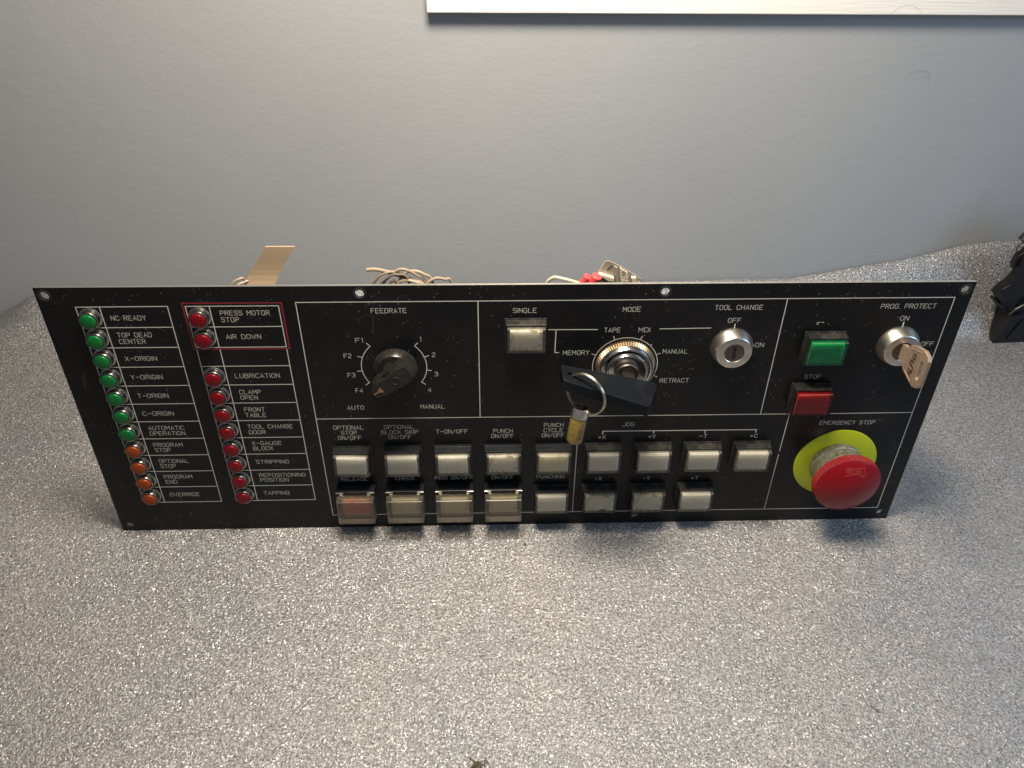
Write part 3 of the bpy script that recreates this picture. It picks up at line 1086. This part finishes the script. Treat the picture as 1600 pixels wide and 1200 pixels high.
# emergency stop ---------------------------------------------------------
EC = (453.0, 126.4)
bm = bmesh.new()
lathe(bm, [(15.0, 0.0), (25.7, 0.0), (25.7, 0.7), (25.3, 0.9), (15.0, 0.9)], 72)
es = link('emergency_stop', bm, 'yellow', panel, loc=U(*EC, 0.02), smooth=True)
es['label'] = 'red mushroom emergency stop button on a yellow green ring'
bm = bmesh.new()
lathe(bm, [(16.0, 0.9), (16.0, 5.0), (15.6, 5.4), (15.6, 5.9)], 40, knurl=(0, 1, 0.4, 120))
link('knurled_collar', bm, 'steel_dirty', es)
bm = bmesh.new()
lathe(bm, [(15.5, 5.8), (15.5, 8.0), (16.1, 11.5), (16.5, 13.6), (16.2, 14.3), (15.2, 14.4), (12.5, 13.8), (12.3, 17.5)], 64)
link('collar', bm, 'steel_dirty', es, smooth=True)


def dome(x, y):
    r = math.hypot(x, y)
    return 22.1 + 5.0 * (1 - (r / 19.4) ** 2)


bm = bmesh.new()
lathe(bm, [(12.0, 16.0), (19.0, 16.0), (19.8, 16.4), (20.15, 16.9), (20.0, 21.9), (19.7, 22.1)], 40, knurl=(3, 4, 0.45, 150))
link('knurled_rim', bm, 'estop_rim', es)
bm = bmesh.new()
pr = [(19.6, 21.6), (19.55, 21.95)]
for k in range(0, 11):
    r_ = 19.4 * (1 - k / 10)
    pr.append((r_, 22.1 + 5.0 * (1 - (r_ / 19.4) ** 2)))
pr[-1] = (0, 27.1)
lathe(bm, pr, 96)
link('mushroom_cap', bm, 'estop_red', es, smooth=True)
bm = text_bm('RESET', 11.4, 2.9, 0.4, zf=dome, z=0.10, anchor=(-5.0, 14.0))
# follow the arc a little
link('embossed_lettering', bm, 'estop_red_pale', es)
bm = bmesh.new()
arc = [(12.4 * math.sin(math.radians(a)), 12.4 * math.cos(math.radians(a)) - 0.6) for a in range(-26, 33, 4)]
stroke(bm, arc, 0.45, 0.1, dome)
stroke(bm, [(7.2, 12.9), (6.4, 9.9), (4.6, 10.2)], 0.45, 0.13, dome)
link('embossed_arrow', bm, 'estop_red_pale', es)

# parts behind the panel ------------------------------------------------


def switch_body(x0, x1, y0, y1, d):
    bm = bmesh.new()
    box(bm, x0, x1, y0, y1, -d, -2.5)
    link('switch_body', bm, 'black', panel, bevel=0.5)


for k in range(9):
    x, y, _ = U(PX0 + PP * k, TOPV)
    switch_body(x - 9, x + 9, y - 7, y + 7, 38)
    if k < 8:
        x, y, _ = U(PX0 + PP * k, BOTV)
        switch_body(x - 9, x + 9, y - 7, y + 7, 38)
for (u, v, r_) in ((184, 51.6, 14), (313.9, 51.9, 15), (372.8, 39.7, 10), (467.5, 39.5, 10), (453, 126.4, 15)):
    x, y, _ = U(u, v)
    switch_body(x - r_, x + r_, y - r_, y + r_, 45)


def Wd(x, y, z):
    """world mm -> panel-local mm"""
    c, s = math.sin(TILT), math.cos(TILT)
    return (x, s * y + c * z, -c * y + s * z)


def wpts(L):
    return [Wd(*p) for p in L]


# tan ribbon cable rising behind the panel
bm = bmesh.new()
N = 14
ctrlL = bez([(-171, 52, 118), (-160, 55, 140), (-152, 60, 155), (-139.5, 62, 172.8)], N)
ctrlR = bez([(-153, 52, 118), (-142, 55, 140), (-134.5, 60, 155), (-122.8, 62, 172.8)], N)
rowsF = []
for a, b_ in zip(ctrlL, ctrlR):
    rr = []
    for q in range(13):
        p = a.lerp(b_, q / 12)
        off = 0.02 * (q % 2)
        rr.append((bm.verts.new(Wd(p.x, p.y - off, p.z)), bm.verts.new(Wd(p.x, p.y + 1.0, p.z))))
    rowsF.append(rr)
for A, B in zip(rowsF, rowsF[1:]):
    for q in range(12):
        bm.faces.new((A[q][0], A[q + 1][0], B[q + 1][0], B[q][0]))
        bm.faces.new((A[q][1], B[q][1], B[q + 1][1], A[q + 1][1]))
    bm.faces.new((A[0][0], B[0][0], B[0][1], A[0][1]))
    bm.faces.new((A[12][0], A[12][1], B[12][1], B[12][0]))
T_ = rowsF[-1]
for q in range(12):
    bm.faces.new((T_[q][0], T_[q + 1][0], T_[q + 1][1], T_[q][1]))
link('ribbon_cable', bm, 'ribbon', panel)


def wire(pts, r_, mt='wire', n=30):
    bm = bmesh.new()
    tube(bm, [tuple(p) for p in bez(wpts(pts), n)], r_, 8)
    return link('wire', bm, mt, panel, smooth=True)


wire([(-168, 55, 120), (-164, 58, 146), (-158, 60, 152.5), (-155, 62, 148), (-156, 58, 120)], 0.7)
wire([(-164, 52, 120), (-160, 55, 147), (-155, 58, 151.5), (-151, 60, 148), (-150, 58, 120)], 0.7)
# wire loop bundle above the FEEDRATE section
wire([(-83.5, 60, 158.5), (-78, 60, 158.6), (-72, 61, 156.4), (-66, 62, 153.2), (-58, 62, 150.0), (-50, 60, 145), (-45, 55, 120)], 1.15)
wire([(-80, 58, 120), (-81, 60, 145), (-78.5, 60, 152), (-74, 60, 155.8), (-68, 61, 156.2), (-62, 62, 152.6), (-55, 62, 146), (-52, 58, 120)], 0.9)
wire([(-77, 56, 120), (-78.5, 58, 144), (-76, 59, 150), (-71, 60, 153.8), (-66, 60, 155.0), (-60, 60, 151.0), (-56, 58, 120)], 0.9, 'wire_dark')
wire([(-74, 60, 120), (-75, 60, 146), (-71, 61, 153), (-65, 61, 157.8), (-60, 61, 157.2), (-55, 62, 153), (-50, 62, 147), (-48, 58, 120)], 0.9)
wire([(-66, 64, 120), (-66, 64, 146), (-62, 64, 153), (-57, 63, 155.6), (-51, 62, 154.0), (-46, 62, 148), (-44, 60, 120)], 0.9)
wire([(-63, 61, 120), (-64, 60, 145), (-66, 60, 149), (-62, 60, 151.2), (-56, 59, 150.4), (-52, 59, 146), (-50, 58, 120)], 0.85, 'wire')
wire([(-73, 60, 120), (-72, 60, 144), (-69.5, 60, 150.5), (-67, 60, 147.5), (-66, 60, 120)], 0.8, 'wire_dark')
wire([(-50, 60, 120), (-50, 60, 145), (-45, 61, 151.3), (-39, 62, 150.3), (-35, 63, 146.8), (-33, 60, 120)], 0.9)
# white wire and red crimps
wire([(18, 55, 120), (20, 55, 148), (24, 54, 156.0), (30, 52, 156.6), (37, 51, 155.0), (44, 50, 153)], 1.0, 'wire_white')
for k, (a, b_, r0, r1) in enumerate((((39.5, 51, 150), (44.2, 50, 160.0), 2.8, 2.1), ((45.5, 48, 150), (48.8, 47, 162.2), 3.3, 2.9))):
    bm = bmesh.new()
    A, B = Vector(Wd(*a)), Vector(Wd(*b_))
    pts = [A.lerp(B, t) for t in (0, 0.5, 0.85, 0.97)]
    tube(bm, pts, (r0 + r1) / 2, 12)
    link('crimp_sleeve', bm, 'crimp', panel, smooth=True, bevel=0.4)
bm = bmesh.new()
tube(bm, [Wd(43, 49, 152), Wd(45.2, 49, 158.4)], 1.0, 8)
link('terminal_lug', bm, 'brass_knurl', panel)

# terminal block: outline in the x-z plane, tilted, with tags
tb_pts = [(48.5, 148), (49.5, 162.5), (52.8, 169.6), (54.2, 170.4), (56.0, 169.8), (62, 166.6), (72, 160.0), (75.5, 157.6), (78, 148)]
bm = bmesh.new()
A = [bm.verts.new(Wd(x, 50, z)) for x, z in tb_pts]
B = [bm.verts.new(Wd(x + 1.0, 58, z - 5.5)) for x, z in tb_pts]
bm.faces.new(A); bm.faces.new(B[::-1])
for i in range(len(A)):
    j = (i + 1) % len(A)
    bm.faces.new((A[i], B[i], B[j], A[j]))
tb = link('terminal_block', bm, 'block', panel, bevel=0.5)


def tb_piece(name, pts, mt, y0, y1, bev=0.2):
    bm = bmesh.new()
    A = [bm.verts.new(Wd(x, y0, z)) for x, z in pts]
    B = [bm.verts.new(Wd(x, y1, z)) for x, z in pts]
    bm.faces.new(A); bm.faces.new(B[::-1])
    for i in range(len(A)):
        j = (i + 1) % len(A)
        bm.faces.new((A[i], B[i], B[j], A[j]))
    return link(name, bm, mt, tb, bevel=bev)


tb_piece('end_plate', [(49.6, 150), (49.8, 160), (56, 158.4), (60, 152), (61, 149)], 'block', 48.0, 49.9, 0.4)
tb_piece('lug', [(49.6, 162.6), (52.5, 162.0), (58.6, 159.8), (58.8, 157.6), (55.4, 157.9), (51.6, 160.6)], 'tag', 47.2, 49.9)
tb_piece('rib', [(58.2, 167.2), (60.2, 166.2), (63.6, 149), (61.2, 149)], 'block', 48.6, 49.9, 0.5)
tb_piece('number_tag', [(61.4, 166.0), (66.4, 162.4), (67.4, 157.4), (62.6, 158.6)], 'tag', 49.2, 49.9)
tb_piece('number_tag', [(62.7, 158.3), (67.5, 157.1), (68.6, 149), (64.4, 149)], 'tag', 49.2, 49.9)
tb_piece('number_tag', [(73.4, 156.4), (77.0, 152.4), (77.0, 149), (74.3, 149)], 'tag', 49.0, 49.9)
tb_piece('lug', [(68.8, 159.6), (71.4, 159.6), (72.6, 155.2), (69.8, 155.2)], 'tag', 48.0, 49.9)
tb_piece('slot', [(69.8, 155.1), (72.6, 155.1), (73.4, 152.6), (71.0, 153.4)], 'dark', 48.8, 49.9)
tb_piece('slot', [(54.4, 164.0), (57.0, 167.0), (57.2, 166.8), (54.8, 163.8)], 'dark', 49.7, 49.9, 0)
for (s, x, z, sc_) in (('5', 63.4, 161.8, 1), ('2', 64.6, 154.8, 1), ('3', 74.9, 152.6, 0.8)):
    bm = bmesh.new()
    st = FONT['S'] if s == '5' else FONT[s]
    for k, q in enumerate(st):
        P = [((x + px * 0.42 * sc_), (z - 1 + py * 0.42 * sc_)) for px, py in q]
        tmpb = bmesh.new()
        stroke(tmpb, P, 0.32, 0)
        vm_ = {}
        for vtx in tmpb.verts:
            vm_[vtx] = bm.verts.new(Wd(vtx.co.x, 49.05 - 0.02 * k if s != '3' else 48.85 - 0.02 * k, vtx.co.y))
        for fc_ in tmpb.faces:
            bm.faces.new([vm_[q_] for q_ in fc_.verts])
        tmpb.free()
    link('lettering', bm, 'dark', tb)


# ================================================================ KEYS
def panel_empty(name, u, v, d):
    x, y, z = U(u, v, d)
    p = Matrix.Rotation(TILT, 4, 'X') @ Vector((x * MM, y * MM, z * MM))
    return empty(name, p, (TILT, 0, 0))


# black handled key in the mode switch; local origin at the lock centre
ok = (mc[0], mc[1])
bk = panel_empty('switch_key', ok[0], ok[1], 8.6)
tag(bk, 'large black plastic handled key standing in the MODE switch', 'key')


def KL(u, v, d):
    return (u - ok[0], ok[1] - v, d - 8.6)


def handle_pt(s, d, th):
    # s along the handle from its left end, th = thickness downwards
    dirx, diry = math.cos(math.radians(13.9)), math.sin(math.radians(13.9))
    u = 275.6 + s * dirx - th * diry * 0.3
    v = 40.8 + s * diry + th
    return KL(u, v, d)


prof = [(0, 15.5), (1.0, 14.8), (54, 14.2), (55.6, 15.8), (55.2, 19), (47.5, 38.8), (45.5, 39.6), (1.2, 30.4), (0, 29.2)]
# handle with a real ring hole: build as strip prism with a hole (s=5.0,d=22.6)
hc, hr, hn = (5.2, 22.4), 1.9, 16
bm = bmesh.new()
for side, th in ((0, 0.0), (1, 6.6)):
    pass
outer = []
for i, p in enumerate(prof):
    outer.append(p)
# densify outline for bridging
den = []
for i, p in enumerate(outer):
    q = outer[(i + 1) % len(outer)]
    L_ = math.dist(p, q)
    m_ = max(1, int(L_ / 4))
    for k in range(m_):
        den.append((p[0] + (q[0] - p[0]) * k / m_, p[1] + (q[1] - p[1]) * k / m_))
hole = [(hc[0] + hr * math.cos(2 * math.pi * k / hn), hc[1] + hr * math.sin(2 * math.pi * k / hn)) for k in range(hn)]
rings = {}
for side, th in ((0, 0.0), (1, 6.6)):
    vo = [bm.verts.new(handle_pt(s, d, th)) for s, d in den]
    vh = [bm.verts.new(handle_pt(s, d, th)) for s, d in hole]
    eo = [bm.edges.new((vo[i], vo[(i + 1) % len(vo)])) for i in range(len(vo))]
    eh = [bm.edges.new((vh[i], vh[(i + 1) % hn])) for i in range(hn)]
    bmesh.ops.triangle_fill(bm, edges=eo + eh, use_beauty=True)
    rings[side] = (vo, vh)
for a_, b_ in ((rings[0][0], rings[1][0]), (rings[0][1], rings[1][1])):
    n_ = len(a_)
    for i in range(n_):
        j = (i + 1) % n_
        bm.faces.new((a_[i], a_[j], b_[j], b_[i]))
hd = link('handle', bm, 'black_key', bk, bevel=0.45)
bm = bmesh.new()
box(bm, -3.4, 3.4, -1.1, 1.1, -1.5, 6.8)
sh_ = link('key_blade', bm, 'plug', bk)
sh_.rotation_euler = (0, 0, math.radians(-14))

# flat metal key in the right hand lock, turned so its flat faces sideways
fk = panel_empty('flat_key', 467.5, 39.5, 7.2)
tag(fk, 'flat tarnished metal key inserted in the PROG. PROTECT lock', 'key')
# outline in (v, d)
kp = [(35.6, 5.0), (34.0, 9.0), (33.9, 12.0), (30.6, 15.0), (28.0, 20), (26.1, 28.0), (27.0, 32.0), (29.5, 33.9), (44.5, 33.9), (48.0, 31.2), (49.6, 27.4), (49.2, 25.0),
      (47.0, 14.4), (44.9, 12.2), (43.6, 6.4), (43.3, 5.0)]
slot = [(32.6, 28.2), (32.4, 29.6), (33.6, 30.2), (42.6, 30.6), (43.6, 29.6), (43.4, 28.4), (42.4, 27.9), (33.6, 27.7)]
bm = bmesh.new()
rg = {}
den = []
for i, p in enumerate(kp):
    q = kp[(i + 1) % len(kp)]
    m_ = max(1, int(math.dist(p, q) / 3))
    for k in range(m_):
        den.append((p[0] + (q[0] - p[0]) * k / m_, p[1] + (q[1] - p[1]) * k / m_))
for side, x in ((0, -1.1), (1, 1.1)):
    vo = [bm.verts.new((x, 39.5 - v, d - 7.2)) for v, d in den]
    vh = [bm.verts.new((x, 39.5 - v, d - 7.2)) for v, d in slot]
    eo = [bm.edges.new((vo[i], vo[(i + 1) % len(vo)])) for i in range(len(vo))]
    eh = [bm.edges.new((vh[i], vh[(i + 1) % len(vh)])) for i in range(len(vh))]
    bmesh.ops.triangle_fill(bm, edges=eo + eh, use_beauty=True)
    rg[side] = (vo, vh)
for a_, b_ in ((rg[0][0], rg[1][0]), (rg[0][1], rg[1][1])):
    n_ = len(a_)
    for i in range(n_):
        j = (i + 1) % n_
        bm.faces.new((a_[i], a_[j], b_[j], b_[i]))
link('key_blank', bm, 'key_metal', fk, bevel=0.35)
# raised border round the recessed text field on both flats
for sx in (-1, 1):
    bm = bmesh.new()
    field = [(31.6, 17.0), (28.8, 25.6), (48.2, 25.2), (46.0, 16.0)]
    fr = [bm.verts.new((0, 0, 0)) for _ in ()]
    P = [(39.5 - v, d - 7.2) for v, d in field + [field[0]]]
    tmpb = bmesh.new()
    stroke(tmpb, P, 0.55, 0)
    vm_ = {}
    for z_ in (0, 1):
        for vtx in tmpb.verts:
            vm_[(vtx, z_)] = bm.verts.new((sx * (1.05 + 0.35 * z_), vtx.co.x, vtx.co.y))
    for f_ in tmpb.faces:
        bm.faces.new([vm_[(q_, 1)] for q_ in f_.verts])
    for e_ in tmpb.edges:
        if e_.is_boundary:
            a_, b_ = e_.verts
            bm.faces.new((vm_[(a_, 0)], vm_[(b_, 0)], vm_[(b_, 1)], vm_[(a_, 1)]))
    tmpb.free()
    link('raised_border', bm, 'key_metal', fk)
# stamped letters along the bow
tmpb = text_bm('ALPHA', 13.5, 4.2, 0.55)
bm = bmesh.new()
vm_ = {}
for vtx in tmpb.verts:
    # text runs up the bow (towards the panel top); letter tops point back to the lock
    vm_[vtx] = bm.verts.new((-1.28 - vtx.co.z, 39.5 - 45.4 + vtx.co.x, (21.2 - vtx.co.y) - 7.2))
for f_ in tmpb.faces:
    bm.faces.new([vm_[q_] for q_ in f_.verts])
tmpb.free()
link('stamped_lettering', bm, 'ring_metal', fk)

# key ring through the hole of the black handle
rc = (288.0, 50.4, 29.6)
kr = panel_empty('key_ring', *rc)
tag(kr, 'round wire key ring through the end of the black key handle', 'key ring')
bm = bmesh.new()
e1 = Vector((math.cos(math.radians(40)), 0, math.sin(math.radians(40))))
e2 = Vector((0, 1, 0))
nrm = e1.cross(e2)
pts = []
turns = 1.9
N = 110
for k in range(N):
    a = 2 * math.pi * turns * k / (N - 1) + math.radians(200)
    off = (k / (N - 1) - 0.5) * 1.3
    pts.append(e1 * 12.3 * math.cos(a) + e2 * 12.3 * math.sin(a) + nrm * off)
tube(bm, pts, 0.62, 8)
link('coil', bm, 'ring_metal', kr, smooth=True)

# fob hanging from the ring
fobT = (286.4, 60.0, 28.5)
fo = panel_empty('key_fob', *fobT)
tag(fo, 'small yellowed cylindrical key fob with metal collar hanging from the key ring', 'key fob')
bm = bmesh.new()
# axis along -y; build along z then rotate
lathe(bm, [(4.45, 5.4), (4.6, 6.0), (4.6, 20.5), (4.3, 21.6), (3.4, 22.4), (2.0, 22.9), (0, 23.0)], 32)
rotm = Matrix.Rotation(math.radians(90), 4, 'X')   # z -> -y
f_rot = Matrix.Rotation(math.radians(-7.5), 4, 'Z') @ Matrix.Rotation(math.radians(-6), 4, 'X')
bmesh.ops.transform(bm, matrix=f_rot @ rotm, verts=bm.verts)
link('body', bm, 'fob', fo, smooth=True)
bm = bmesh.new()
lathe(bm, [(3.9, 5.0), (3.7, -0.2), (4.6, -0.4), (4.85, 0.2), (4.85, 5.6), (4.4, 5.9)], 32)
bmesh.ops.transform(bm, matrix=f_rot @ rotm, verts=bm.verts)
link('collar', bm, 'alu', fo, smooth=True)
bm = bmesh.new()
lathe(bm, [(3.8, 4.6), (0, 4.6)], 24)
bmesh.ops.transform(bm, matrix=f_rot @ rotm, verts=bm.verts)
link('hollow_end', bm, 'dark', fo)
for (s, ln, hh, ang, off) in (('SHOWA', 10.0, 2.2, 20, 8.4), ('7 1 1'.replace('7', 'L'), 7.0, 1.6, -38, 9.2)):
    tmpb = text_bm(s, ln, hh, 0.4)
    bm = bmesh.new()
    vm_ = {}
    for vtx in tmpb.verts:
        a = math.radians(ang) + (-vtx.co.y) / 4.6
        # wrap on the cylinder: reading runs along the axis, bottom to top
        rr = 4.66 + vtx.co.z * 0.4
        q = Vector((rr * math.sin(a), rr * math.cos(a), off + ln - vtx.co.x))
        vm_[vtx] = bm.verts.new(f_rot @ rotm @ q)
    for f_ in tmpb.faces:
        bm.faces.new([vm_[q_] for q_ in f_.verts])
    tmpb.free()
    link('lettering', bm, 'fob_print', fo)

# ================================================================ BLACK SPRING BRACKET at the right edge
br = empty('spring_bracket', (0.425, 0.195, 0.0))
tag(br, 'black painted steel lever bracket with a coil spring at the right edge of the photo', 'bracket')
OX, OY = 425, 195


def slab(name, pts, y0, y1, mt='bracket', bev=0.6):
    bm = bmesh.new()
    A = [bm.verts.new((x - OX, y0 - OY, z)) for x, z in pts]
    B = [bm.verts.new((x - OX, y1 - OY, z)) for x, z in pts]
    bm.faces.new(A); bm.faces.new(B[::-1])
    for i in range(len(A)):
        j = (i + 1) % len(A)
        bm.faces.new((A[i], B[i], B[j], A[j]))
    return link(name, bm, mt, br, bevel=bev)


slab('foot', [(416, -2), (420.5, 14), (422.5, 27.5), (478, 30), (478, 2.5)], 188, 210)
slab('foot_web', [(426, 4), (431, 24), (440, 22), (444, 8)], 186.6, 188, bev=0.3)
slab('arm', [(404.5, 43), (407, 50), (411, 54), (414.5, 63), (411.5, 71), (410.5, 78), (430, 118), (452, 118), (433, 62), (424, 28.5), (419, 27.0), (413, 33.5)], 194, 204)
slab('back_plate', [(424, 28), (434, 60), (450, 100), (480, 100), (480, 28)], 205, 209)
slab('stop_lug', [(406, 36.5), (413.2, 31.8), (415.0, 33.4), (407.4, 38.2)], 192, 204, bev=0.3)
slab('hook_lug', [(410.5, 66), (408.0, 71), (408.5, 79), (413.0, 84), (419, 86), (421.5, 82), (416.5, 79), (413.5, 72)], 197, 203)
bm = bmesh.new()
tube(bm, [(407.8 - OX, 191 - OY, 44), (407.8 - OX, 203 - OY, 44)], 3.1, 18)
link('bolt', bm, 'bracket', br, smooth=True)
bm = bmesh.new()
tube(bm, [(430 - OX, 192 - OY, 33.5), (430 - OX, 196 - OY, 33.5)], 4.0, 18)
link('pivot_nut', bm, 'bracket', br, smooth=True)
bm = bmesh.new()
tube(bm, [tuple(p) for p in bez([(420 - OX, 190 - OY, 28), (424 - OX, 190 - OY, 34), (434 - OX, 190 - OY, 40.5), (452 - OX, 190 - OY, 46)], 16)], 0.9, 8)
link('rod', bm, 'spring', br, smooth=True)
# spring
bm = bmesh.new()
a0 = Vector((408.0 - OX, 199 - OY, 92.0)); a1 = Vector((426 - OX, 199 - OY, 132))
ax = (a1 - a0).normalized()
s1 = ax.orthogonal().normalized(); s2 = ax.cross(s1)
L_ = (a1 - a0).length
turns = 34
pts = []
for k in range(turns * 12):
    t = k / (turns * 12 - 1)
    a = 2 * math.pi * turns * t
    pts.append(a0 + ax * (L_ * t) + (s1 * math.cos(a) + s2 * math.sin(a)) * 4.6)
tube(bm, pts, 0.55, 6)
link('coil_spring', bm, 'spring', br, smooth=True)
bm = bmesh.new()
c0 = Vector((410.0 - OX, 199 - OY, 86.8))
tube(bm, [c0 + Vector((4.9 * math.cos(a * math.pi / 15), 0.4 * math.sin(a * math.pi / 9), 4.9 * math.sin(a * math.pi / 15))) for a in range(-4, 24)], 0.6, 8)
link('spring_hook', bm, 'spring', br, smooth=True)

# ================================================================ small litter
bm = bmesh.new()
random.seed(3)
for k in range(34):
    x, y = -21 + random.gauss(0, 2.6), -158 + random.gauss(0, 3.4)
    p = [(x + random.uniform(-2.5, 2.5), y + random.uniform(-2.5, 2.5), 0.6 + random.random() * 1.6) for _ in range(4)]
    tube(bm, [tuple(q) for q in bez(p, 9)], 0.13, 5)
for k in range(8):
    p = [(-26 + k * 0.7, -151 - 0.4 * k + random.uniform(-0.5, 0.5), 0.8), (-25 + k * 0.7, -151.6 - 0.5 * k, 1.2), (-23 + k * 0.5, -153 - 0.5 * k, 0.7)]
    tube(bm, [tuple(q) for q in bez(p, 8)], 0.2, 5)
tag(link('lint', bm, 'fluff'), 'tangle of brown lint lying on the mat at the bottom edge of the photo', 'lint')
bm = bmesh.new()
lathe(bm, [(0.8, 0.2), (0.9, 0.8), (0.5, 1.3), (0, 1.4)], 9)
bmesh.ops.translate(bm, vec=(8.6, -16.6, 0), verts=bm.verts)
tag(link('crumb', bm, 'fluff'), 'tiny dark crumb on the mat just below the panel', 'crumb')
bm = bmesh.new()
tube(bm, [tuple(q) for q in bez([(190.5, -128.6, 0.8), (192.1, -130.0, 1.2), (193.6, -132.0, 0.8)], 8)], 0.3, 6)
tag(link('splinter', bm, 'fluff'), 'small brown splinter on the mat at lower right of the panel', 'splinter')
bm = bmesh.new()
tube(bm, [tuple(q) for q in bez([(292, 239.3, 208.3), (301.9, 239.2, 210.3), (307.5, 239.2, 208.5), (310, 239.3, 201.5)], 16)], 0.05, 5)
tag(link('hair', bm, 'hair'), 'fine curved hair stuck on the wall below the white frame', 'hair')
bm = bmesh.new()
tube(bm, [tuple(q) for q in bez([(262.5, 230.9, 251), (268, 230.85, 255.4), (276, 230.85, 256.0), (284, 230.9, 251.5)], 16)], 0.04, 5)
tag(link('hair', bm, 'hair'), 'fine curved hair on the lower edge of the white frame', 'hair')
